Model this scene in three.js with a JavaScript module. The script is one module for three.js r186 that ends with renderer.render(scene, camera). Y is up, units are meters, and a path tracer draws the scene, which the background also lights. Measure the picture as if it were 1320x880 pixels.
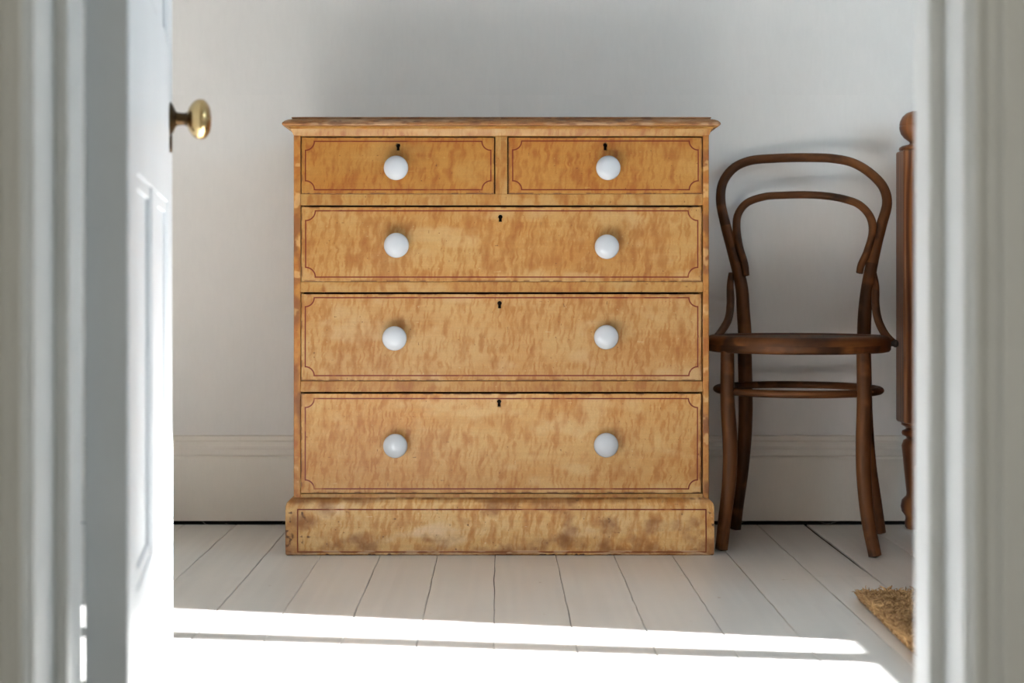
import * as THREE from 'three';
import { RoundedBoxGeometry } from 'three/addons/geometries/RoundedBoxGeometry.js';
import { mergeGeometries, mergeVertices, toCreasedNormals } from 'three/addons/utils/BufferGeometryUtils.js';
import { RectAreaLightUniformsLib } from 'three/addons/lights/RectAreaLightUniformsLib.js';

// ------------------------------------------------------------------ camera, sky, sun, area lights, exposure
// x is right, y is up, -z is into the room; the camera stands in the hall and looks through the doorway
const scene = new THREE.Scene();
const FOCAL = 2050;                                        // focal length in pixels of the 1320 x 880 frame
const camera = new THREE.PerspectiveCamera(2 * Math.atan(440 / FOCAL) * 180 / Math.PI, 1320 / 880, 0.05, 60);
camera.position.set(0, 0.548, 0);
camera.lookAt(0, 0.548, -5);
camera.setViewOffset(1320, 880, 17, 68, 1320, 880);        // shifted lens: verticals stay vertical
camera.focus = 3.3; camera.userData.fStop = 4.6;
camera.updateProjectionMatrix();

const renderer = new THREE.WebGLRenderer({ antialias: true });
renderer.toneMapping = THREE.LinearToneMapping;
renderer.toneMappingExposure = 1.03;
renderer.shadowMap.enabled = true;
renderer.shadowMap.type = THREE.PCFSoftShadowMap;
RectAreaLightUniformsLib.init();

{ // clear sky: pale at the horizon, blue overhead
  const w = 128, h = 64, d = new Float32Array(w * h * 4);
  for (let y = 0; y < h; y++) for (let x = 0; x < w; x++) {
    const e = ((y + 0.5) / h - 0.5) * Math.PI, t = Math.max(0, Math.sin(e)), o = (y * w + x) * 4, k = Math.pow(1 - t, 3);
    const up = [0.42 + 0.55 * k, 0.62 + 0.42 * k, 1.0 + 0.1 * k], down = [0.3, 0.31, 0.28];
    for (let c = 0; c < 3; c++) d[o + c] = 0.8 * (e > 0 ? up[c] : down[c]);
    d[o + 3] = 1;
  }
  const t = new THREE.DataTexture(d, w, h, THREE.RGBAFormat, THREE.FloatType);
  t.mapping = THREE.EquirectangularReflectionMapping; t.magFilter = THREE.LinearFilter; t.needsUpdate = true;
  scene.background = t;
}
const SUN_TAN = 0.53;                                       // the sun stands about 28 degrees high, beyond the window in the right wall
const sun = new THREE.DirectionalLight(new THREE.Color(0.935, 0.975, 1.035), 90);
sun.position.set(2.7 + 6, 1.129 + 6 * SUN_TAN, -1.9 + 6 * 0.1486);
sun.target.position.set(2.7, 1.129, -1.9);
sun.castShadow = true; sun.shadow.mapSize.set(2048, 2048); sun.shadow.radius = 1.0;
Object.assign(sun.shadow.camera, { left: -4, right: 4, top: 4, bottom: -4, near: 0.1, far: 16 });
scene.add(sun, sun.target);
function skylight(x, y, z, w, h, towardX, color, intensity) {
  const l = new THREE.RectAreaLight(color, intensity, w, h);
  l.position.set(x, y, z); l.lookAt(x + towardX, y, z); scene.add(l);
}
skylight(2.7, 1.66, -1.9, 0.86, 1.0, -1, new THREE.Color(0.52, 0.78, 1.0), 8.5);    // daylight in the room's window
skylight(-1.0, 1.45, 0.75, 0.9, 1.2, 1, new THREE.Color(1.0, 0.95, 0.80), 4.6);      // daylight in the hall's window

// ------------------------------------------------------------------ helpers
function rand(seed) { let s = seed >>> 0; return () => { s = (s + 0x6d2b79f5) >>> 0; let t = Math.imul(s ^ (s >>> 15), 1 | s); t = (t + Math.imul(t ^ (t >>> 7), 61 | t)) ^ t; return ((t ^ (t >>> 14)) >>> 0) / 4294967296; }; }
function hash(ix, iy, s) { let h = Math.imul(ix, 374761393) ^ Math.imul(iy, 668265263) ^ Math.imul(s, 2147483647 ^ 0x5bd1e995); h = Math.imul(h ^ (h >>> 13), 1274126177); return ((h ^ (h >>> 16)) >>> 0) / 4294967296; }
function noise(x, y, s = 0) {
  const ix = Math.floor(x), iy = Math.floor(y), fx = x - ix, fy = y - iy, u = fx * fx * (3 - 2 * fx), v = fy * fy * (3 - 2 * fy);
  const a = hash(ix, iy, s), b = hash(ix + 1, iy, s), c = hash(ix, iy + 1, s), d = hash(ix + 1, iy + 1, s);
  return a + (b - a) * u + (c - a) * v + (a - b - c + d) * u * v;
}
function fbm(x, y, s = 0, n = 4) { let a = 0, w = 0.5, t = 0; for (let i = 0; i < n; i++) { a += w * noise(x, y, s + i * 17); t += w; x = x * 2.03 + 3.1; y = y * 2.03 + 1.7; w *= 0.5; } return a / t; }
const clamp = (v, a = 0, b = 1) => Math.min(b, Math.max(a, v));
const step = (a, b, v) => { const t = clamp((v - a) / (b - a)); return t * t * (3 - 2 * t); };
const mix = (a, b, t) => a + (b - a) * t;
const mix3 = (a, b, t) => [mix(a[0], b[0], t), mix(a[1], b[1], t), mix(a[2], b[2], t)];
function tex(w, h, f, srgb = true, repeat = true) {         // f(u, v) gives sRGB bytes; v = 0 is the bottom row
  const d = new Uint8Array(w * h * 4);
  for (let y = 0; y < h; y++) for (let x = 0; x < w; x++) {
    const c = f((x + 0.5) / w, (y + 0.5) / h), o = (y * w + x) * 4, g = typeof c === 'number';
    for (let k = 0; k < 3; k++) d[o + k] = clamp(Math.round(g ? c : c[k]), 0, 255);
    d[o + 3] = 255;
  }
  const t = new THREE.DataTexture(d, w, h);
  t.colorSpace = srgb ? THREE.SRGBColorSpace : THREE.NoColorSpace;
  t.magFilter = THREE.LinearFilter; t.minFilter = THREE.LinearMipmapLinearFilter; t.generateMipmaps = true;
  if (repeat) t.wrapS = t.wrapT = THREE.RepeatWrapping;
  t.needsUpdate = true;
  return t;
}
const std = (o) => new THREE.MeshStandardMaterial(o), phys = (o) => new THREE.MeshPhysicalMaterial(o);

const taken = {};
function numbered(n) { const k = taken[n] = (taken[n] ?? -1) + 1; return k ? `${n}_${String(k).padStart(3, '0')}` : n; }
function lit(o) { o.traverse((m) => { if (m.isMesh) { m.castShadow = true; m.receiveShadow = true; } }); return o; }
function obj(name, geometry, material, parent) {            // one named mesh, a part of its parent
  const m = new THREE.Mesh(geometry, material);
  m.name = parent ? name : numbered(name); (parent ?? scene).add(m);
  return m;
}
function thing(name, label, category, x = 0, y = 0, z = 0, turn = 0, group) {
  const o = new THREE.Group(); o.name = numbered(name); o.position.set(x, y, z); o.rotation.y = turn; scene.add(o);
  o.userData = { label, category }; if (group) o.userData.group = group;
  return o;
}
function structure(name, x = 0, y = 0, z = 0) { const o = new THREE.Group(); o.name = name; o.position.set(x, y, z); o.userData.kind = 'structure'; scene.add(o); return o; }
function flatUv(g, sx = 1, sy = sx) {                       // uv in metres (over the texture's size) by the way each face looks
  g = g.index ? g.toNonIndexed() : g;
  const p = g.attributes.position, uv = new Float32Array(p.count * 2), a = new THREE.Vector3(), b = new THREE.Vector3(), c = new THREE.Vector3();
  for (let i = 0; i < p.count; i += 3) {
    a.fromBufferAttribute(p, i); b.fromBufferAttribute(p, i + 1); c.fromBufferAttribute(p, i + 2);
    const n = b.clone().sub(a).cross(c.clone().sub(a)), ax = Math.abs(n.x), ay = Math.abs(n.y), az = Math.abs(n.z);
    [a, b, c].forEach((v, k) => {
      const [s, t] = az >= ax && az >= ay ? [v.x, v.y] : ax >= ay ? [v.z, v.y] : [v.x, v.z];
      uv[(i + k) * 2] = s / sx; uv[(i + k) * 2 + 1] = t / sy;
    });
  }
  g.setAttribute('uv', new THREE.BufferAttribute(uv, 2));
  return g;
}
function box(x0, x1, y0, y1, z0, z1, r = 0.0015, seg = 2) { // a box between two corners, its edges rounded
  const w = x1 - x0, h = y1 - y0, d = z1 - z0, k = Math.min(r, w / 2.1, h / 2.1, d / 2.1);
  const g = r > 0 ? new RoundedBoxGeometry(w, h, d, seg, k) : new THREE.BoxGeometry(w, h, d);
  g.translate((x0 + x1) / 2, (y0 + y1) / 2, (z0 + z1) / 2);
  return g;
}
// creases are found on a grid of a hundredth of a unit, so work in millimetres
function creased(g, angle) { g.scale(1000, 1000, 1000); const c = toCreasedNormals(g, angle); c.scale(0.001, 0.001, 0.001); return c; }
function loft(rings, { closed = false, caps = false, crease = 0.6 } = {}) { // skin over a list of rings of [x, y, z]
  const n = rings[0].length, pos = [], tri = (a, b, c) => pos.push(...a, ...b, ...c);
  for (let i = 0; i + 1 < rings.length; i++) for (let j = 0; j < (closed ? n : n - 1); j++) {
    const a = rings[i][j], b = rings[i][(j + 1) % n], c = rings[i + 1][(j + 1) % n], d = rings[i + 1][j];
    tri(a, b, c); tri(a, c, d);
  }
  if (caps) for (const [r, flip] of [[rings[0], true], [rings[rings.length - 1], false]]) {
    const m = [0, 1, 2].map((k) => r.reduce((s, v) => s + v[k], 0) / n);
    for (let j = 0; j < n; j++) { const a = r[j], b = r[(j + 1) % n]; flip ? tri(m, b, a) : tri(m, a, b); }
  }
  const g = new THREE.BufferGeometry(); g.setAttribute('position', new THREE.Float32BufferAttribute(pos, 3));
  g.setAttribute('uv', new THREE.Float32BufferAttribute(new Float32Array(pos.length / 3 * 2), 2));
  return creased(g, crease);
}
function tube(points, radii, { segs = 60, around = 14, flat = [1, 1], caps = true, closed = false, len = 1 } = {}) { // a rod along points, its radius running through radii
  const curve = new THREE.CatmullRomCurve3(points.map((p) => new THREE.Vector3(...p)), closed, 'centripetal');
  const fr = curve.computeFrenetFrames(segs, closed), pos = [], uv = [], idx = [], L = curve.getLength();
  for (let i = 0; i <= segs; i++) {
    const t = i / segs, p = curve.getPointAt(t), s = t * (radii.length - 1), k = Math.min(Math.floor(s), radii.length - 2), r = radii.length > 1 ? mix(radii[k], radii[k + 1], s - k) : radii[0];
    for (let j = 0; j <= around; j++) {
      const a = j / around * Math.PI * 2, v = p.clone().addScaledVector(fr.normals[i], Math.cos(a) * r * flat[0]).addScaledVector(fr.binormals[i], Math.sin(a) * r * flat[1]);
      pos.push(v.x, v.y, v.z); uv.push(j / around * 0.09 / len, t * L / len);
    }
  }
  const m = around + 1;
  for (let i = 0; i < segs; i++) for (let j = 0; j < around; j++) { const a = i * m + j, b = a + 1, c = a + m, d = c + 1; idx.push(a, b, d, a, d, c); }
  const parts = [];
  const g = new THREE.BufferGeometry(); g.setAttribute('position', new THREE.Float32BufferAttribute(pos, 3)); g.setAttribute('uv', new THREE.Float32BufferAttribute(uv, 2)); g.setIndex(idx);
  g.computeVertexNormals();
  { // the seam keeps one normal
    const N = g.attributes.normal;
    for (let i = 0; i <= segs; i++) { const a = i * m, b = a + around, v = new THREE.Vector3(N.getX(a) + N.getX(b), N.getY(a) + N.getY(b), N.getZ(a) + N.getZ(b)).normalize(); N.setXYZ(a, v.x, v.y, v.z); N.setXYZ(b, v.x, v.y, v.z); }
  }
  parts.push(g.toNonIndexed());
  if (caps && !closed) for (const [i, sgn] of [[0, -1], [segs, 1]]) { // slightly domed ends
    const c = curve.getPointAt(i / segs), tg = fr.tangents[i], r = radii[i ? radii.length - 1 : 0], cp = [], cn = [], cu = [];
    const tip = c.clone().addScaledVector(tg, sgn * r * 0.25);
    for (let j = 0; j < around; j++) {
      const q = (jj) => new THREE.Vector3().fromArray(pos, (i * m + jj) * 3), A = q(j), B = q(j + 1);
      for (const v of sgn > 0 ? [A, B, tip] : [B, A, tip]) { cp.push(v.x, v.y, v.z); const nn = tg.clone().multiplyScalar(sgn).addScaledVector(v.clone().sub(c).normalize(), v === tip ? 0 : 0.4).normalize(); cn.push(nn.x, nn.y, nn.z); cu.push(v.x / len, v.z / len); }
    }
    const e = new THREE.BufferGeometry(); e.setAttribute('position', new THREE.Float32BufferAttribute(cp, 3)); e.setAttribute('normal', new THREE.Float32BufferAttribute(cn, 3)); e.setAttribute('uv', new THREE.Float32BufferAttribute(cu, 2));
    parts.push(e);
  }
  return parts.length > 1 ? mergeGeometries(parts) : parts[0];
}
function lathe(profile, around = 40, crease = 0.7) {        // turned about y; profile of [radius, height] from the bottom up
  const g = new THREE.LatheGeometry(profile.map(([r, y]) => new THREE.Vector2(Math.max(r, 0.00001), y)), around);
  const uv = g.attributes.uv; for (let i = 0; i < uv.count; i++) uv.setXY(i, uv.getX(i) * 0.3, g.attributes.position.getY(i) / 0.6);
  const c = g.toNonIndexed(); c.deleteAttribute('normal');
  return creased(c, crease);
}
function smooth(profile, n) { // a soft line through profile points
  return new THREE.SplineCurve(profile.map(([a, b]) => new THREE.Vector2(a, b))).getPoints(n).map((p) => [p.x, p.y]);
}

// ------------------------------------------------------------------ materials
const brushed = tex(512, 512, (u, v) => 238 + 8 * (fbm(u * 8, v * 8, 3, 5) - 0.5) + 2 * (noise(u * 200, v * 40, 5) - 0.5));
const wallBump = tex(512, 512, (u, v) => 128 + 90 * (fbm(u * 32, v * 32, 8, 4) - 0.5) + 40 * (fbm(u * 6, v * 6, 9, 3) - 0.5), false);
function paint(color, o = {}, size = 1) {
  const map = brushed.clone(), bumpMap = wallBump.clone();
  for (const t of [map, bumpMap]) { t.repeat.set(1 / size, 1 / size); t.needsUpdate = true; }
  return phys({ color, map, bumpMap, bumpScale: 0.0006, roughness: 0.6, ...o });
}
const lin = (r, g, b) => new THREE.Color().setRGB(r, g, b);
const wallPaint = paint(lin(0.92, 0.878, 0.83), { roughness: 0.75 });
const skirtPaint = paint(lin(0.925, 0.85, 0.75), { roughness: 0.45, bumpScale: 0.0004 }, 0.6);
const trimPaint = paint(lin(0.88, 0.89, 0.885), { roughness: 0.5, bumpScale: 0.0001, specularIntensity: 0.5 }, 0.5);
const glossPaint = paint(lin(0.88, 0.89, 0.885), { roughness: 0.16, bumpScale: 0.00005 }, 0.5);
const doorPaint = paint(lin(0.83, 0.86, 0.89), { roughness: 0.4, bumpScale: 0.0003 }, 0.6);
const ceilingPaint = paint(lin(0.92, 0.92, 0.91), { roughness: 0.9 });
const hallPaint = paint(lin(0.72, 0.72, 0.68), { roughness: 0.8 });
const darkVoid = std({ color: lin(0.012, 0.009, 0.007), roughness: 0.95 });
const rawTimber = std({ color: lin(0.045, 0.021, 0.014), roughness: 0.95 });
const brass = phys({ color: lin(0.60, 0.45, 0.24), metalness: 1, roughness: 0.24, map: tex(128, 128, (u, v) => { const k = fbm(u * 7, v * 7, 77, 4); return mix3([255, 250, 240], [170, 140, 100], step(0.55, 0.8, k)); }) });
const darkBrass = phys({ color: lin(0.07, 0.042, 0.02), metalness: 1, roughness: 0.45 });
const porcelain = phys({ color: lin(0.52, 0.54, 0.565), roughness: 0.2 });
const keyDark = std({ color: lin(0.008, 0.006, 0.005), roughness: 0.8 });
const floorPaints = [0, 1, 2, 3].map((i) => {
  const map = tex(256, 1024, (u, v) => {
    let k = 236 + 12 * (fbm(u * 3, v * 10, 31 + i, 4) - 0.5) + 6 * (noise(u * 60, v * 8, 32 + i) - 0.5);
    let c = [k, k, k];
    const chip = fbm(u * 30, v * 110, 40 + i, 3); if (chip > 0.88) c = mix3(c, [200, 186, 174], step(0.88, 0.92, chip));
    return c;
  });
  return phys({ color: lin(0.905, 0.85, 0.775).multiplyScalar(1 - 0.012 * i), map, roughness: 0.34, bumpMap: wallBump, bumpScale: 0.0005 });
});

// satinwood-grained paint of the chest: short upright ripples, broad ochre clouds, fine brush grain
function birch(x, y, s, tone = [0.77, 0.715, 0.58]) {        // x, y in metres; tone tints the glaze
  const wob = 0.0040 * (fbm(x * 40, y * 80, s + 1, 3) - 0.5) * 2;
  const wx = x - 0.10 * y + wob, wy = y + 0.008 * (noise(x * 55, y * 8, s + 2) - 0.5);
  const ripple = noise(wx * 250, wy * 62, s + 3), fine = noise(wx * 420, wy * 130, s + 4);
  const cloud = fbm(x * 9 + 3, y * 15, s + 5, 4), band = fbm(x * 3.2, y * 34, s + 8, 3);
  const stain = step(0.48, 0.84, fbm(wx * 66, wy * 26, s + 6, 3)), pale = step(0.55, 0.75, fbm(x * 12, y * 22, s + 11, 3)), brush = noise(x * 8, y * 420, s + 7);
  let c = mix3([224, 182, 122], [212, 154, 82], clamp(0.10 + 1.3 * (cloud - 0.32) + 0.7 * (band - 0.5)));
  c = mix3(c, [194, 128, 58], 0.74 * step(0.42, 0.92, ripple) * (0.30 + 1.1 * cloud));
  c = mix3(c, [180, 110, 44], 0.54 * stain);
  c = mix3(c, [232, 200, 158], 0.60 * pale * (1 - 0.7 * stain));
  c = mix3(c, [236, 200, 146], 0.34 * step(0.6, 0.95, fine) * (1 - stain));
  const k = 1 + 0.03 * (brush - 0.5) + 0.05 * (noise(x * 600, y * 600, s + 9) - 0.5);
  c = [c[0] * k, c[1] * k, c[2] * k];
  const speck = noise(x * 190, y * 190, s + 10); if (speck > 0.97) c = mix3(c, [110, 66, 30], 0.55);
  const scuff = noise(x * 95, y * 150, s + 12); if (scuff > 0.975) c = mix3(c, [236, 212, 176], 0.5);
  return [c[0] * tone[0], c[1] * tone[1], c[2] * tone[2]];
}
const birchMap = tex(1024, 1024, (u, v) => birch(u * 0.8, v * 0.8, 200));
const birchEdge = tex(512, 1024, (u, v) => {                // the stiles: deeper glaze, handled and grimy
  const x = u * 0.4, y = v * 0.8, c = birch(x, y, 230, [0.78, 0.66, 0.46]), d = fbm(x * 60, y * 22, 235, 4), w = fbm(x * 90, y * 50, 238, 3);
  return mix3(mix3(c, [112, 62, 26], 0.7 * step(0.48, 0.7, d)), [214, 174, 122], 0.6 * step(0.62, 0.74, w));
});
const birchWorn = tex(1024, 256, (u, v) => {                // the scuffed edge of the top: bare pale wood through the paint
  const x = u * 0.8, y = v * 0.2, c = birch(x, y, 260), w = fbm(x * 26, y * 70, 270, 4), d = fbm(x * 40, y * 90, 275, 3);
  return mix3(mix3(mix3(c, [140, 86, 48], 0.55), [176, 138, 104], 0.85 * step(0.40, 0.66, w)), [96, 56, 30], step(0.52, 0.74, d) * 0.6);
});
const polish = { roughness: 0.42, specularIntensity: 0.8 };
const stileMat = phys({ map: birchEdge, ...polish }), birchMat = phys({ map: birchMap, ...polish }), wornMat = phys({ map: birchWorn, roughness: 0.55 });
const inkLine = [106, 28, 2];
function notched(x, y, w, h, r) {                           // signed distance to a rectangle whose corners are scooped by circles
  const dx = Math.abs(x - w / 2), dy = Math.abs(y - h / 2), ox = dx - w / 2, oy = dy - h / 2;
  const rect = Math.max(ox, oy), scoop = r > 0 ? r - Math.hypot(dx - w / 2, dy - h / 2) : -1;
  return Math.max(rect, scoop);
}
function frontMaterial(w, h, inset, r, s, o = {}) {         // a drawer front with its painted line
  const W = w > 0.5 ? 1536 : 1024, H = Math.max(256, Math.round(W * h / w / 64) * 64);
  const map = tex(W, H, (u, v) => {
    const x = u * w, y = v * h;
    let c = birch(x, y, s, o.tone);
    const d = Math.abs(notched(x - inset[0], y - inset[1], w - inset[0] - inset[2], h - inset[1] - inset[3], r) + 0.0003 * (noise(x * 50, y * 50, s + 20) - 0.5));
    const worn = 1 - 0.5 * step(0.64, 0.8, fbm(x * 30, y * 30, s + 21, 3));
    c = mix3(c, inkLine, worn * (1 - step(0.0009, 0.0016, d)));
    const rim = Math.min(x, y, w - x, h - y), chip = fbm(x * 60, y * 60, s + 22, 3);
    if (rim < 0.004) c = mix3(c, [110, 62, 28], step(0.48, 0.62, chip) * (1 - rim / 0.004) * 0.85);
    return o.more ? o.more(x, y, c) : c;
  }, true, false);
  return phys({ map, ...polish, ...(o.mat ?? {}) });
}
const chairMap = tex(512, 1024, (u, v) => {
  const k = fbm(u * 26, v * 5, 301, 4), w = fbm(u * 7, v * 11, 303, 4), f = noise(u * 190, v * 22, 305);
  let c = mix3([106, 64, 32], [56, 32, 15], clamp(0.25 + 1.5 * (k - 0.35)));
  c = mix3(c, [140, 86, 46], 0.45 * step(0.56, 0.78, w)); c = mix3(c, [30, 17, 10], 0.6 * step(0.56, 0.76, fbm(u * 11, v * 9, 309, 4)));
  const g = 0.92 + 0.16 * f; return [c[0] * g, c[1] * g, c[2] * g];
});
const chairWood = phys({ map: chairMap, roughness: 0.5, specularIntensity: 0.35 });
const postMap = tex(256, 1024, (u, v) => {
  const wav = u * 30 + 2.4 * fbm(u * 3, v * 3, 321, 3), ring = 0.5 + 0.5 * Math.sin(wav * 3.1 + 3 * noise(u * 5, v * 2.2, 322)), f = noise(u * 200, v * 16, 323);
  const c = mix3([150, 94, 52], [84, 42, 20], 0.8 * ring); const g = 0.92 + 0.16 * f; return [c[0] * g, c[1] * g, c[2] * g];
});
const postWood = phys({ map: postMap, roughness: 0.35, specularIntensity: 0.8 });

// ------------------------------------------------------------------ the room
const WALL = -3.715, NEAR = -1.45, HALL = -1.298, XL = -1.3, XR = 2.7, TOP = 2.55; // faces of the room
const struct = (name, g, m) => { const o = obj(name, flatUv(g), m); o.userData.kind = 'structure'; return o; };
struct('wall_back', box(XL - 0.12, XR + 0.2, 0.0, TOP, WALL - 0.12, WALL, 0), wallPaint);
struct('wall_left', box(XL - 0.12, XL, -0.04, TOP, WALL, HALL, 0), wallPaint);
struct('ceiling', box(XL - 0.12, XR + 0.2, TOP, TOP + 0.12, WALL - 0.12, HALL, 0), ceilingPaint);
{ // the wall of the doorway
  const g = mergeGeometries([box(XL, -0.40, -0.04, TOP, NEAR, HALL, 0), box(0.40, XR, -0.04, TOP, NEAR, HALL, 0), box(-0.40, 0.40, 2.06, TOP, NEAR, HALL, 0)]);
  struct('wall_front', g, wallPaint);
}
{ // the wall of the window; its opening runs up to the corner
  const z0 = -2.37, z1 = -1.41, y0 = 1.137, y1 = 2.11;
  const g = mergeGeometries([box(XR, XR + 0.2, -0.04, y0, WALL, HALL, 0), box(XR, XR + 0.2, y1, TOP, WALL, HALL, 0), box(XR, XR + 0.2, y0, y1, WALL, z0, 0), box(XR, XR + 0.2, y0, y1, z1, HALL, 0)]);
  struct('wall_right', g, wallPaint);
  const w = structure('window_1', XR + 0.08, 0, 0);
  const fr = (n, a) => obj(n, flatUv(box(...a, 0.003)), trimPaint, w);
  fr('window_frame', [-0.025, 0.025, y0, y0 + 0.04, z0, z1]); fr('window_frame', [-0.025, 0.025, y1 - 0.05, y1, z0, z1]);
  fr('window_frame', [-0.025, 0.025, y0, y1, z0, z0 + 0.03]); fr('window_frame', [-0.025, 0.025, y0, y1, z1 - 0.005, z1 + 0.0]);
  fr('glazing_bar', [-0.02, 0.02, y0 + 0.04, y1 - 0.05, -2.060, -1.998]);
  const glass = phys({ color: 0xffffff, transmission: 1, thickness: 0, roughness: 0, ior: 1.5 });
  obj('window_pane', box(-0.002, 0.0, y0 + 0.03, y1 - 0.04, z0 + 0.02, -2.03, 0), glass, w);
  obj('window_pane', box(-0.002, 0.0, y0 + 0.03, y1 - 0.04, -2.028, z1, 0), glass, w);
}
{ // curtain drawn to the far side of the window, its edge leaning
  const rings = [];
  for (let i = 0; i <= 24; i++) {
    const t = i / 24, h = 1.02 + t * 1.26, edge = 2.238 + (h - 1.70) * 0.133, r = [];
    for (let j = 0; j <= 40; j++) { const s = j / 40; r.push([0.016 * Math.sin(s * 30), h, -(edge + s * (2.66 - edge) )]); }
    for (let j = 40; j >= 0; j--) { const s = j / 40; r.push([0.016 * Math.sin(s * 30) - 0.003, h, -(edge + s * (2.66 - edge) )]); }
    rings.push(r);
  }
  const o = obj('curtain', loft(rings, { closed: true, crease: 1.0 }), std({ color: lin(0.75, 0.74, 0.72), roughness: 0.95, side: THREE.DoubleSide })); o.position.set(XR - 0.035, 0, 0);
  o.userData = { label: 'plain white curtain drawn to the far side of the window', category: 'curtain' };
}
{ // swag of the same cloth gathered at the near top corner of the window
  const ring = (d) => { const r = []; for (let j = 0; j <= 30; j++) { const t = j / 30, z = 1.452 + t * 0.15; r.push([d + 0.008 * Math.sin(t * 22), 1.91 + 0.19 * Math.pow(t, 2.2) + 0.006 * Math.sin(t * 17), -z]); } r.push([d, 2.28, -1.602], [d, 2.28, -1.452]); return r; };
  const o = obj('curtain_swag', loft([ring(0), ring(0.003)], { closed: true, caps: true }), std({ color: lin(0.75, 0.74, 0.72), roughness: 0.95, side: THREE.DoubleSide })); o.position.set(XR - 0.02, 0, 0);
  o.userData = { label: 'small white swag gathered at the top corner of the window', category: 'curtain' };
}
{ // the hall round the camera, lit from a window in its left wall
  const g = mergeGeometries([box(-1.12, -1.0, -0.04, TOP, HALL, 0.25, 0), box(-1.12, -1.0, -0.04, 0.8, 0.25, 1.25, 0), box(-1.12, -1.0, 2.1, TOP, 0.25, 1.25, 0), box(-1.12, -1.0, -0.04, TOP, 1.25, 2.1, 0)]);
  struct('wall_hall_left', g, hallPaint);
  struct('wall_hall_right', box(1.0, 1.12, -0.04, TOP, HALL, 2.1, 0), hallPaint);
  struct('wall_hall_end', box(-1.12, 1.12, -0.04, TOP, 2.1, 2.22, 0), hallPaint);
  struct('ceiling_hall', box(-1.12, 1.12, TOP, TOP + 0.12, HALL, 2.22, 0), ceilingPaint);
  struct('floor_hall', box(-1.12, 1.12, -0.06, 0.0, -1.36, 2.22, 0), floorPaints[0]);
  const w = structure('window_2', -1.06, 0, 0.75);
  for (const a of [[0.8, 0.84, -0.5, 0.5], [2.06, 2.1, -0.5, 0.5], [0.84, 2.06, -0.5, -0.46], [0.84, 2.06, 0.46, 0.5]]) obj('window_frame', flatUv(box(-0.03, 0.03, a[0], a[1], a[2], a[3], 0.003)), trimPaint, w);
  obj('window_pane', box(-0.002, 0.002, 0.84, 2.06, -0.46, 0.46, 0), phys({ color: 0xffffff, transmission: 1, thickness: 0, roughness: 0 }), w);
}
{ // painted floorboards, each its own piece, with open joints over the dark underfloor
  const floor = structure('floor');
  const joints = [-0.61, -0.481, -0.365, -0.2435, -0.126, -0.008, 0.118, 0.237, 0.357, 0.474, 0.60, 0.712, 0.85];
  for (let x = -0.61 - 0.121; x > XL - 0.05; x -= 0.121) joints.unshift(x);
  for (let x = 0.85 + 0.121; x < XR + 0.15; x += 0.121) joints.push(x);
  const END = -3.697, START = -1.36;
  const board = (i, x0, x1, zs, ze, gl, gr) => {
    const n = Math.max(4, Math.round((zs - ze) / 0.05)), rings = [];
    const jag = (k, z) => 0.0026 * (fbm(z * 9, k * 7.3, 401, 3) - 0.5) + 0.0016 * (noise(z * 45, k * 3.1, 402) - 0.5);
    for (let s = 0; s <= n; s++) {
      const z = mix(zs, ze, s / n), wide = (k, x) => { let g = (0.5 + 1.1 * noise(z * 6, x * 40, 404)) * 0.0006; if (Math.abs(x - 0.712) < 0.002) g += 0.0028 * step(-2.9, -3.25, z); return g; };
      const l = x0 + jag(x0, z) + wide(0, x0), r = x1 + jag(x1, z) - wide(1, x1), b = 0.0008;
      rings.push([[l, -0.02, z], [l, -b, z], [l + b, 0, z], [r - b, 0, z], [r, -b, z], [r, -0.02, z]]);
    }
    const g = flatUv(loft(rings, { closed: true, caps: true, crease: 0.5 }), 0.6, 2.4);
    const uv = g.attributes.uv; for (let k = 0; k < uv.count; k++) uv.setXY(k, uv.getX(k) + i * 0.37, uv.getY(k) + i * 0.21);
    obj('board', g, floorPaints[i % 4], floor);
  };
  for (let i = 0; i + 1 < joints.length; i++) {
    const a = joints[i], b = joints[i + 1];
    if (Math.abs(a - 0.60) < 0.001) { board(i, a, b, START, -3.0345, 0, 0); board(i + 2, a, b, -3.036, END, 0, 0); }
    else board(i, a, b, START, END, 0, 0);
  }
  // old dirt packed in the joints, a little below the paint
  const dirt = std({ color: lin(0.034, 0.012, 0.007), roughness: 1 });
  for (const j of joints.slice(1, -1)) obj('joint_dirt', box(j - 0.004, j + 0.004, -0.0205, -0.0035, END, START, 0), dirt, floor);
  obj('underfloor', box(XL - 0.1, XR + 0.1, -0.06, -0.0205, WALL - 0.02, START, 0), rawTimber, floor);
}
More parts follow.
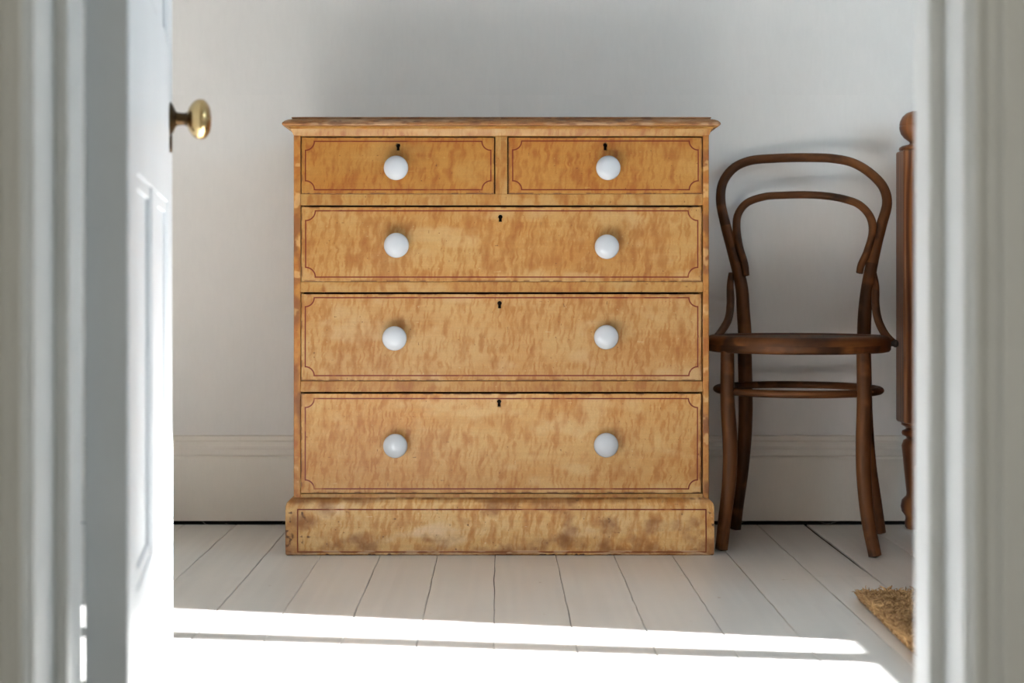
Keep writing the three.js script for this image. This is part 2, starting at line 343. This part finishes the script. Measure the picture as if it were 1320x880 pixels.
{ // skirting along the back wall: moulded top, a ragged dark gap under its foot
  const s = structure('baseboard_back');
  const prof = [[0.000, 0.206], [0.005, 0.206], [0.008, 0.204], [0.0085, 0.196], [0.0095, 0.194], [0.0125, 0.1915], [0.0125, 0.1815], [0.0145, 0.178], [0.0185, 0.174], [0.0195, 0.168], [0.0195, 0.1625], [0.0175, 0.1595], [0.0205, 0.1565], [0.022, 0.1525], [0.022, 0.0095], [0.019, 0.0085], [0.0, 0.0085]];
  const rings = [XL, XR].map((x) => prof.map(([d, y]) => [x, y, WALL + d]));
  obj('skirting_board', flatUv(loft(rings, { closed: true, crease: 0.35 })), skirtPaint, s);
  // the crumbling bottom edge of old filler and paint
  const r = rand(9), pts = []; const n = 220;
  for (let i = 0; i <= n; i++) { const x = mix(-1.0, 1.6, i / n); pts.push([x, 0.0105 - 0.026 * Math.max(0, fbm(x * 14, 2.2, 412, 3) - 0.50) * 4 * (0.4 + r() * 0.6)]); }
  const rag = [0.0, 0.002].map((d) => pts.map(([x, y]) => [x, y, WALL + 0.0205 - d]).concat(pts.slice().reverse().map(([x]) => [x, 0.0115, WALL + 0.0205 - d])));
  obj('skirting_edge', loft(rag, { closed: true }), skirtPaint, s);
  obj('wall_plate', box(XL, XR, -0.02, 0.0083, WALL + 0.0005, WALL + 0.008, 0), darkVoid, s);
  obj('joint_shadow', box(XL, XR, -0.0203, -0.014, WALL, WALL + 0.022, 0), darkVoid, s).name = 'dirt_line';
}

// ------------------------------------------------------------------ doorway: linings, stops and architraves
const HALF = 0.38;
[-1, 1].forEach((sd, i) => {
  const t = structure('trim_' + (i + 1));
  const mirror = (x) => sd * x, bx = (x0, x1, y0, y1, z0, z1, r) => flatUv(box(Math.min(mirror(x0), mirror(x1)), Math.max(mirror(x0), mirror(x1)), y0, y1, z0, z1, r));
  obj('jamb_lining', bx(HALF, HALF + 0.022, 0, 2.06, NEAR, HALL, 0.002), trimPaint, t);
  obj('door_stop', bx(HALF - 0.012, HALF + 0.001, 0, 2.04, -1.410, -1.3595, 0.003), sd < 0 ? glossPaint : trimPaint, t);
  // architrave: quirk, bead, cove and flat, standing proud of the hall wall
  const p = [[0.0025, 0.0], [0.0025, 0.0035]];
  for (let k = 0; k <= 10; k++) { const a = Math.PI * (1 - k / 10); p.push([0.0095 + 0.0055 * Math.cos(a), 0.0045 + 0.0055 * Math.sin(a)]); }
  p.push([0.0158, 0.003]); for (let k = 1; k <= 8; k++) { const a = k / 8 * Math.PI / 2; p.push([0.0158 + 0.0105 * Math.sin(a), 0.003 + 0.0105 * (1 - Math.cos(a))]); }
  p.push([0.0275, 0.0150], [0.030, 0.016], [0.085, 0.016], [0.090, 0.020], [0.097, 0.020], [0.100, 0.016], [0.100, 0.0]);
  const rings = [0.0, 2.08].map((y) => (sd > 0 ? p : p.slice().reverse()).map(([d, e]) => [mirror(HALF + d), y, HALL + e]));
  obj('architrave', flatUv(loft(rings, { closed: true, caps: false, crease: 0.5 })), trimPaint, t);
});
{
  const t = structure('trim_3');
  obj('head_lining', flatUv(box(-HALF, HALF, 2.04, 2.06, NEAR, HALL, 0.002)), trimPaint, t);
  obj('architrave', flatUv(box(-HALF - 0.1, HALF + 0.1, 2.06, 2.16, HALL, HALL + 0.016, 0.004)), trimPaint, t);
}
{ // the open door: hinged at the left jamb, swung a little past square into the room
  const TH = 0.04, WD = 0.756, HT = 2.025, door = structure('door_1', -0.379, 0, -1.452);
  door.rotation.y = Math.asin(0.15);
  const st = 0.105, part = (n, y0, y1, a, b, x0 = 0, x1 = TH, r = 0.002) => obj(n, flatUv(box(x0, x1, y0, y1, -b, -a, r)), doorPaint, door);
  part('stile', 0.008, HT, 0, st); part('stile', 0.008, HT, WD - st, WD);
  const rails = [[0.008, 0.25], [0.662, 0.87], [HT - 0.11, HT]];
  for (const [a, b] of rails) part('rail', a, b, st, WD - st);
  const mid = WD / 2;
  for (const [a, b] of [[0.25, 0.662], [0.87, HT - 0.11]]) {
    part('muntin', a, b, mid - 0.05, mid + 0.05);
    for (const [p, q] of [[st, mid - 0.05], [mid + 0.05, WD - st]]) {
      part('panel', a, b, p, q, 0.006, TH - 0.006, 0);
      // bead round each panel, on both faces
      const bars = [];
      for (const x of [[0.002, 0.0065], [TH - 0.0065, TH - 0.002]]) for (const [y0, y1, s, e] of [[a, a + 0.014, p, q], [b - 0.014, b, p, q], [a, b, p, p + 0.014], [a, b, q - 0.014, q]]) bars.push(box(x[0], x[1], y0, y1, -e, -s, 0.004));
      obj('panel_moulding', flatUv(mergeGeometries(bars)), doorPaint, door);
    }
  }
  const kz = -(WD - 0.062), ky = 0.777;
  for (const sd of [1, -1]) { // a brass knob on each face
    const rose = lathe(smooth([[0.0001, 0], [0.021, 0.0], [0.0215, 0.002], [0.017, 0.005], [0.010, 0.0085], [0.0085, 0.014], [0.0085, 0.02], [0.011, 0.0245]], 40), 32);
    const ball = lathe(smooth([[0.011, 0.0235], [0.0175, 0.0265], [0.0245, 0.0325], [0.0272, 0.0395], [0.0258, 0.0465], [0.018, 0.0525], [0.009, 0.0545], [0.0001, 0.055]], 44), 40);
    const k = obj('door_knob', ball, brass, door), n = obj('knob_rose', rose, darkBrass, k);
    k.rotation.z = sd > 0 ? -Math.PI / 2 : Math.PI / 2; k.position.set(sd > 0 ? TH : 0, ky, kz);
  }
  { // keyhole cover hanging under the knob
    const s = new THREE.Shape(); s.absellipse(0, 0, 0.007, 0.011, 0, Math.PI * 2);
    const g = new THREE.ExtrudeGeometry(s, { depth: 0.0025, bevelEnabled: true, bevelSize: 0.0008, bevelThickness: 0.0008, bevelSegments: 2, curveSegments: 20 });
    g.rotateY(Math.PI / 2); const e = obj('keyhole_cover', g, darkBrass, door); e.position.set(TH, ky - 0.034, kz + 0.004);
  }
  for (const y of [0.10, 1.75]) { const g = new THREE.CylinderGeometry(0.006, 0.006, 0.085, 14); g.translate(-0.004, y + 0.0425, 0.004); obj('hinge', g, darkBrass, door); }
}

// ------------------------------------------------------------------ chest of drawers
{
  const S = 624.5, FRONT = -3.2825, BACK = -3.69;                  // the carcass front stands 3.28 m from the camera
  const X = (px) => (px - 643) / S, Y = (py) => 0.548 - (py - 372) / S;
  const c = thing('chest_of_drawers', 'satinwood-grained painted chest of two short and three long drawers with white knobs', 'chest of drawers', 0.0045, 0, FRONT);
  const cx = 0.0045, D = BACK - FRONT, x = (px) => X(px) - cx, at = (n, x0, x1, y0, y1, z0, z1, m = birchMat, r = 0.0012) => {
    const g = flatUv(box(x0, x1, y0, y1, z0, z1, r), 0.8); return obj(n, g, m, c); };
  const xl = x(378.5), xr = x(914), il = x(387.5), ir = x(906), yb = Y(642), yt = Y(163.5);
  at('side_panel', xl, xl + 0.02, yb - 0.02, yt, D, -0.02); at('side_panel', xr - 0.02, xr, yb - 0.02, yt, D, -0.02);
  at('stile', xl, il, yb - 0.01, yt, -0.0205, 0, stileMat, 0.002); at('stile', ir, xr, yb - 0.01, yt, -0.0205, 0, stileMat, 0.002);
  at('back_panel', xl + 0.02, xr - 0.02, yb, yt, D, D + 0.01, rawTimber, 0);
  const rails = [[163.5, 175.5], [250, 264.5], [363, 376.5], [491, 505], [636.2, 650]];
  for (const [a, b] of rails) at('rail', il, ir, Y(b), Y(a), -0.0205, -0.0004);
  at('divider', x(638.5), x(654), Y(250), Y(175.5), -0.0205, -0.0006);
  for (const [a, b] of rails) at('dust_board', il - 0.004, ir + 0.004, Y(b) + 0.004, Y(a) - 0.006, D + 0.01, -0.0205, rawTimber, 0);

  // moulded top: ovolo over a cove, mitred round three sides
  const skirtRing = (o, y, w0, w1, zb) => [[w0 - o, y, zb], [w0 - o, y, o], [w1 + o, y, o], [w1 + o, y, zb]];
  const coveProf = [[0.000, 174.5], [0.0015, 172.4], [0.003, 169.0], [0.006, 166.2], [0.011, 164.6], [0.0165, 163.9], [0.0165, 163.4], [0.010, 163.4]];
  const topProf = [[0.010, 163.2], [0.0195, 162.8], [0.0215, 161.2], [0.0205, 159.0], [0.0165, 156.6], [0.011, 155.0], [0.006, 154.0], [0.0028, 153.7], [0.0026, 152.6], [0.0040, 152.2], [0.0036, 151.2], [0.0, 150.7]];
  obj('cove_moulding', flatUv(loft(coveProf.map(([o, py]) => skirtRing(o, Y(py), xl, xr, D).reverse()), { crease: 0.35 }), 0.8), birchMat, c);
  const tg = loft(topProf.map(([o, py]) => skirtRing(o, Y(py), xl, xr, D).reverse()), { crease: 0.35 });
  const lid = box(xl + 0.0001, xr - 0.0001, Y(160), Y(150.72), D, -0.0001, 0); lid.deleteAttribute('uv');
  const lid2 = lid.toNonIndexed(); tg.deleteAttribute('uv');
  obj('top', flatUv(mergeGeometries([tg, lid2]), 0.8, 0.2), wornMat, c);

  // plinth with eased upper edge, stained and scuffed towards the floor
  const pw0 = x(369.5), pw1 = x(919), ph = Y(641), pFront = 0.0165;
  const plinthMap = frontMaterial(pw1 - pw0, ph, [x(386.3) - pw0, Y(709.5), pw1 - x(907.5), ph - Y(655)], 0, 640, { tone: [0.96, 0.97, 1.0], more: (px, py, col) => {
    const w = pw1 - pw0, edge = Math.min(px, w - px), n = fbm(px * 24, py * 30, 651, 5), n2 = fbm(px * 80, py * 80, 653, 3);
    const low = step(0.045, 0.0, py), corner = step(0.085, 0.0, px) * 0.9 + step(0.05, 0.0, w - px) * 0.5, ledge = step(0.016, 0.0, ph - py);
    const dirt = step(0.50, 0.95, n + 0.22 * low + 0.24 * corner + 0.26 * ledge);
    let q = mix3(col, [128, 78, 40], 0.75 * dirt);
    q = mix3(q, [74, 44, 26], 0.8 * step(0.80, 0.95, n2 + 0.26 * step(0.010, 0.0, py) + 0.13 * corner));
    if (py < 0.011) q = mix3(q, [196, 164, 130], 0.7 * step(0.46, 0.6, fbm(px * 30, py * 120, 655, 3)));
    q = mix3(q, [168, 112, 74], 0.6 * step(0.045, 0.0, Math.hypot(px, py * 1.1)) * step(0.3, 0.5, n2));
    return q;
  }, mat: { roughness: 0.5 } });
  {
    const prof = [[-0.0155, 0.0005], [-0.002, 0.0005], [0.0, 0.0035], [0.0005, 0.03], [0.0002, ph - 0.0165], [-0.002, ph - 0.009], [-0.008, ph - 0.003], [-0.0165, ph]];
    const g = loft(prof.map(([o, y]) => { const e = pFront + o; return [[pw0 - o, y, D], [pw0 - o, y, e], [pw1 + o, y, e], [pw1 + o, y, D]]; }).reverse().map((r) => r), { crease: 0.5 });
    const p = g.attributes.position, uv = g.attributes.uv;
    for (let i = 0; i < p.count; i++) uv.setXY(i, clamp((p.getX(i) - pw0) / (pw1 - pw0), 0.002, 0.998), clamp(p.getY(i) / ph, 0.002, 0.998));
    const m = obj('plinth', g, plinthMap, c); m.material.side = THREE.DoubleSide;
  }

  // drawers: front with a real keyhole, lock behind it, porcelain knobs
  const knob = (() => {
    const g = lathe(smooth([[0.0001, 0.0], [0.0125, 0.0], [0.0125, 0.004], [0.0105, 0.009], [0.011, 0.0125], [0.018, 0.0155], [0.0238, 0.0215], [0.0252, 0.0275], [0.0232, 0.0335], [0.0165, 0.0385], [0.009, 0.0408], [0.0001, 0.0416]], 60), 48, 1.2);
    g.rotateX(Math.PI / 2); return g;
  })();
  const drawers = [
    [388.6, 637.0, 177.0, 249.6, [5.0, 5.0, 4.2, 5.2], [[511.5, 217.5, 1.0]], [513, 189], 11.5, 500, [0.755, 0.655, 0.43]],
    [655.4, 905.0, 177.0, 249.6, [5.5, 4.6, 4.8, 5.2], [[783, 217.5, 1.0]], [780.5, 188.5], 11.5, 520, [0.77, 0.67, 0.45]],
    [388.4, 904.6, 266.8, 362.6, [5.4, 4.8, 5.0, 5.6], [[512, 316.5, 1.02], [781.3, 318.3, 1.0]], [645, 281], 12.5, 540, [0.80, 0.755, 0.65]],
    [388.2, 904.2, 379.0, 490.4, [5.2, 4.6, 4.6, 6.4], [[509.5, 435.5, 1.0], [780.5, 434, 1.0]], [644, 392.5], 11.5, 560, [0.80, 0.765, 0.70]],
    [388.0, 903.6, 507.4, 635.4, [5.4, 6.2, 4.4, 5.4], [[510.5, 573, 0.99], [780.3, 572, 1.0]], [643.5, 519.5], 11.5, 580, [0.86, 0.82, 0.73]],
  ];
  for (const [a, b, t, d, ins, knobs, key, r, seed, tone] of drawers) {
    const w = (b - a) / S, h = (d - t) / S, s = new THREE.Shape();
    s.moveTo(0, 0); s.lineTo(w, 0); s.lineTo(w, h); s.lineTo(0, h); s.lineTo(0, 0);
    const kx = (key[0] - a) / S, ky = (d - key[1]) / S, hole = new THREE.Path(), kr = 0.0046;   // round head over a slot
    hole.absarc(kx, ky + 0.0028, kr, -0.9, Math.PI + 0.9, false); hole.lineTo(kx - 0.0032, ky - 0.0075); hole.lineTo(kx + 0.0032, ky - 0.0075); hole.closePath();
    s.holes.push(hole);
    const g = new THREE.ExtrudeGeometry(s, { depth: 0.016, bevelEnabled: true, bevelSize: 0.0008, bevelThickness: 0.0008, bevelOffset: -0.0008, bevelSegments: 2, curveSegments: 16 });
    const p = g.attributes.position, uv = g.attributes.uv; for (let i = 0; i < p.count; i++) uv.setXY(i, clamp(p.getX(i) / w, 0.001, 0.999), clamp(p.getY(i) / h, 0.001, 0.999));
    const front = obj('drawer', g, frontMaterial(w, h, [ins[0] / S, ins[3] / S, ins[2] / S, ins[1] / S], r / S, seed, { tone }), c);
    front.position.set(x(a), Y(d), -0.0185);
    const lock = obj('lock', box(kx - 0.015, kx + 0.015, ky - 0.02, ky + 0.015, -0.004, -0.0005, 0), keyDark, front);
    for (const [px, py, k] of knobs) { const q = obj('knob', knob, porcelain, front); q.position.set((px - a) / S, (d - py) / S, 0.0168); q.scale.setScalar(k); }
  }
}

// ------------------------------------------------------------------ bentwood chair
{
  const c = thing('bentwood_chair', 'dark brown bentwood chair with a double-loop back and round wooden seat', 'chair', 0.657, 0, -3.43, -13 * Math.PI / 180);
  const outer = [[-0.1351, 0.4080, -0.1313], [-0.1356, 0.4463, -0.1378], [-0.1397, 0.4988, -0.1467], [-0.1439, 0.5515, -0.1557], [-0.1643, 0.6313, -0.1695], [-0.1817, 0.6921, -0.1795], [-0.1943, 0.7523, -0.1898], [-0.1895, 0.7929, -0.1967], [-0.167, 0.8251, -0.2052], [-0.1325, 0.8425, -0.2161], [-0.0714, 0.8487, -0.2292], [-0.003, 0.8496, -0.2343], [0.06, 0.8455, -0.2301], [0.1034, 0.8343, -0.2214], [0.1429, 0.8079, -0.2075], [0.1701, 0.7751, -0.1937], [0.1777, 0.7415, -0.188], [0.1649, 0.689, -0.1798], [0.153, 0.6427, -0.1723], [0.1394, 0.5775, -0.1601], [0.1303, 0.5125, -0.149], [0.1271, 0.448, -0.1381], [0.1271, 0.4103, -0.1316]];
  const legL = [[-0.1574, 0.003, -0.15], [-0.152, 0.0587, -0.148], [-0.1413, 0.1473, -0.1449], [-0.1341, 0.2532, -0.1412]], legR = [[0.1309, 0.2576, -0.1462], [0.1394, 0.1534, -0.153], [0.1529, 0.0666, -0.1587], [0.163, 0.003, -0.163]];
  const inner = [[-0.1335, 0.578, -0.1492], [-0.1373, 0.6045, -0.1549], [-0.1501, 0.6436, -0.1636], [-0.157, 0.6918, -0.1754], [-0.1539, 0.7186, -0.1831], [-0.136, 0.7437, -0.1916], [-0.0962, 0.7589, -0.202], [-0.0492, 0.7622, -0.2083], [-0.0021, 0.7626, -0.2103], [0.0431, 0.7592, -0.2078], [0.0829, 0.7513, -0.2018], [0.1173, 0.7372, -0.1933], [0.1411, 0.7085, -0.1831], [0.1462, 0.6751, -0.1734], [0.1343, 0.6297, -0.1625], [0.1208, 0.6001, -0.1549], [0.1174, 0.5827, -0.151]];
  const T = (p, r, o = {}) => tube(p, r, { len: 0.7, ...o });
  // one bent rod makes both rear legs and the hoop of the back
  obj('back_hoop', T([...legL, ...outer, ...legR], [0.0125, 0.0148, 0.0158, 0.016, 0.0155, 0.0145, 0.0125, 0.0108, 0.0105, 0.0105, 0.0105, 0.0108, 0.0125, 0.0145, 0.0155, 0.016, 0.0158, 0.0148, 0.0125], { segs: 220, around: 18 }), chairWood, c);
  obj('inner_hoop', T(inner, [0.0078, 0.0092, 0.0092, 0.0088, 0.0086, 0.0086, 0.0086, 0.0088, 0.0092, 0.0092, 0.0078], { segs: 110 }), chairWood, c);
  obj('brace', T([[-0.1671, 0.5834, -0.1611], [-0.1694, 0.5604, -0.1552], [-0.1656, 0.5131, -0.1116], [-0.1669, 0.4791, -0.0649], [-0.1794, 0.4526, -0.0225], [-0.1905, 0.4373, 0.004]], [0.007, 0.0088, 0.0088, 0.0088, 0.008], { segs: 50 }), chairWood, c);
  obj('brace', T([[0.1478, 0.5827, -0.161], [0.152, 0.5584, -0.1563], [0.1518, 0.5138, -0.1104], [0.1588, 0.4756, -0.0577], [0.1731, 0.4482, -0.0181], [0.1864, 0.4348, 0.004]], [0.007, 0.0088, 0.0088, 0.0088, 0.008], { segs: 50 }), chairWood, c);
  const FL = [[-0.1532, 0.4153, 0.1153], [-0.1519, 0.3066, 0.1242], [-0.1465, 0.2258, 0.1302], [-0.1476, 0.1451, 0.1362], [-0.1568, 0.0644, 0.1422], [-0.1628, 0.0035, 0.1469]], FR = [[0.1263, 0.4149, 0.1156], [0.1279, 0.3114, 0.1274], [0.1263, 0.2164, 0.1373], [0.1279, 0.1535, 0.1439], [0.1356, 0.0754, 0.1521], [0.1495, 0.0035, 0.1599]];
  for (const p of [FL, FR]) obj('leg', T(p, [0.0142, 0.0148, 0.0158, 0.0152, 0.0140, 0.0132], { segs: 60, around: 18 }), chairWood, c);
  { // round seat: deep rounded rim, shallow dished panel within
    const seat = new THREE.Group(); seat.name = 'seat'; seat.position.set(-0.012, 0, 0); c.add(seat);
    const uvSeat = (g) => { const p = g.attributes.position, uv = g.attributes.uv; for (let i = 0; i < p.count; i++) { const a = Math.atan2(p.getX(i), p.getZ(i)), r = Math.hypot(p.getX(i), p.getZ(i)); uv.setXY(i, (p.getY(i) + r) * 1.6, a * 0.2 / 0.7); } return g; };
    const rim = lathe([[0.150, 0.414], [0.186, 0.4128], [0.1925, 0.4142], [0.1955, 0.418], [0.196, 0.426], [0.196, 0.436], [0.1945, 0.442], [0.190, 0.4462], [0.184, 0.448], [0.156, 0.4475], [0.1545, 0.4455], [0.150, 0.4445]], 72, 0.9);
    obj('seat_rim', uvSeat(rim), chairWood, seat);
    const pan = lathe([[0.0001, 0.425], [0.150, 0.425], [0.1555, 0.4265], [0.1555, 0.4452], [0.145, 0.4448], [0.10, 0.4425], [0.05, 0.441], [0.0001, 0.4405]], 64, 0.5);
    obj('seat_panel', flatUv(pan, 0.35, 0.7), chairWood, seat);
  }
  { // hoop tying the legs together
    const p = []; for (let k = 0; k < 24; k++) { const a = k / 24 * Math.PI * 2; p.push([-0.012 + 0.171 * Math.cos(a), 0.331, 0.171 * Math.sin(a)]); }
    obj('stretcher_hoop', T(p, [0.0095, 0.0095], { segs: 120, closed: true, flat: [0.85, 1.1] }), chairWood, c);
  }
  for (const [s, x0] of [[-1, -0.207], [1, 0.183]]) { // bolts that fix the braces to the rim
    const g = lathe(smooth([[0.006, -0.006], [0.0062, 0.004], [0.0082, 0.0075], [0.0078, 0.0125], [0.004, 0.0155], [0.0001, 0.016]], 18), 20); g.rotateZ(-s * Math.PI / 2); g.translate(x0, 0.4315, 0.004);
    obj('bolt', g, std({ color: lin(0.03, 0.018, 0.012), roughness: 0.5 }), c);
  }
}

// ------------------------------------------------------------------ bed end: its far post shows beside the right jamb
{
  const c = thing('bed_end', 'reddish pine bed post with ball finial and turned foot beside the right doorjamb', 'bed', 0.9525, 0, -3.63);
  const LEN = 0.86, hw = 0.0375, foot = (y0) => {
    const pr = [[0.0001, 0.001], [0.022, 0.001], [0.025, 0.006], [0.0255, 0.016], [0.0235, 0.024], [0.0245, 0.030], [0.032, 0.040], [0.0345, 0.052], [0.032, 0.066], [0.0225, 0.076], [0.0215, 0.082], [0.0225, 0.092], [0.0265, 0.13], [0.0305, 0.172], [0.0325, 0.190], [0.0285, 0.2025], [0.0215, 0.2065], [0.0225, 0.2105], [0.031, 0.2145], [0.0325, 0.2195], [0.031, 0.2245], [0.0235, 0.2275], [0.0235, 0.232], [0.033, 0.238], [0.033, 0.245]];
    const g = lathe(pr.map(([r, y]) => [r, Math.max(y0, y)]), 40, 0.9); return g; };
  const finial = lathe([[0.030, 0.862], [0.036, 0.8625], [0.0385, 0.866], [0.0375, 0.870], [0.031, 0.874], [0.018, 0.8765], [0.0145, 0.879], [0.0145, 0.882], [0.019, 0.886], [0.0265, 0.8915], [0.0335, 0.9005], [0.0368, 0.910], [0.0376, 0.9175], [0.0365, 0.9185], [0.0365, 0.9205], [0.0374, 0.9215], [0.0358, 0.930], [0.0305, 0.9405], [0.0215, 0.9485], [0.011, 0.9525], [0.0001, 0.9535]], 44, 0.45);
  for (const [z, lift] of [[0, 0.0], [LEN, 0.0145]]) {
    const post = obj('post', flatUv(box(-hw, hw, 0.243, 0.863, z - hw, z + hw, 0.006, 3), 0.25, 1), postWood, c);
    const f = obj('foot', foot(lift), postWood, post), k = obj('finial', finial, postWood, post);
    f.position.z = k.position.z = z;
  }
  obj('rail', flatUv(box(-0.014, 0.014, 0.76, 0.835, hw - 0.005, LEN - hw + 0.005, 0.006), 1, 0.25), postWood, c);
  obj('rail', flatUv(box(-0.014, 0.014, 0.05, 0.15, hw - 0.005, LEN - hw + 0.005, 0.006), 1, 0.25), postWood, c);
  for (let i = 0; i < 6; i++) { const a = hw + i * (LEN - 2 * hw) / 6; obj('panel', flatUv(box(-0.009, 0.009, 0.145, 0.765, a + 0.001, a + (LEN - 2 * hw) / 6 - 0.001, 0.002), 0.25, 1), postWood, c); }
}

// ------------------------------------------------------------------ jute mat
{
  const x0 = 0.632, x1 = 1.12, z0 = -2.80, z1 = -2.12;
  const c = thing('jute_mat', 'shaggy golden brown jute mat on the white boards by the doorway', 'mat', x0, 0, z0, -0.03);
  const W = x1 - x0, L = z1 - z0;
  obj('backing', box(0, W, 0.0005, 0.007, 0, L, 0.003), std({ color: lin(0.22, 0.12, 0.045), roughness: 1 }), c);
  // knotted tufts in rows, leaning this way and that
  const r = rand(77), tuft = [];
  for (let k = 0; k < 3; k++) {
    const a = k * 2.1, b = tube([[0, 0, 0], [0.0012 * Math.cos(a), 0.005, 0.0012 * Math.sin(a)], [0.0045 * Math.cos(a), 0.0095, 0.0045 * Math.sin(a)], [0.0095 * Math.cos(a + 0.4), 0.0105, 0.0095 * Math.sin(a + 0.4)]], [0.0011, 0.0012, 0.0009, 0.0003], { segs: 5, around: 5, caps: false });
    tuft.push(b);
  }
  const g = mergeGeometries(tuft), n = 15000, inst = new THREE.InstancedMesh(g, std({ color: 0xffffff, roughness: 0.95 }), n), m = new THREE.Matrix4(), q = new THREE.Quaternion(), e = new THREE.Euler(), col = new THREE.Color();
  let i = 0; const rows = 110, per = Math.floor(n / rows);
  for (let a = 0; a < rows; a++) for (let b = 0; b < per; b++) {
    const zz = L * (a + 0.5 + 0.5 * (r() - 0.5)) / rows, xx = W * (b + r()) / per + 0.002 * Math.sin(a * 1.3);
    const edge = (xx < 0.012 || xx > W - 0.012 || zz < 0.012 || zz > L - 0.012), s = (edge ? 1.1 : 0.95) * (0.8 + 0.6 * r());
    e.set((a % 2 ? 0.5 : -0.5) * r() + 0.3 * (r() - 0.5), (a % 2 ? 0.6 : -0.6) + 1.6 * (r() - 0.5), 0.6 * (r() - 0.5)); q.setFromEuler(e);
    m.compose(new THREE.Vector3(xx, 0.004 + 0.002 * r(), zz), q, new THREE.Vector3(s, s * (0.75 + 0.5 * r()), s)); inst.setMatrixAt(i, m);
    const t = clamp(1.5 * (noise(xx * 120 + 0.5 * (a % 2), zz * 150, 88) - 0.25) * 0.8 + 0.45 * r()); col.setRGB(mix(0.66, 0.20, t), mix(0.40, 0.09, t), mix(0.175, 0.026, t)); inst.setColorAt(i, col); i++;
  }
  inst.count = i; inst.name = 'pile'; inst.userData.kind = 'stuff'; c.add(inst);
}

lit(scene);
renderer.render(scene, camera);
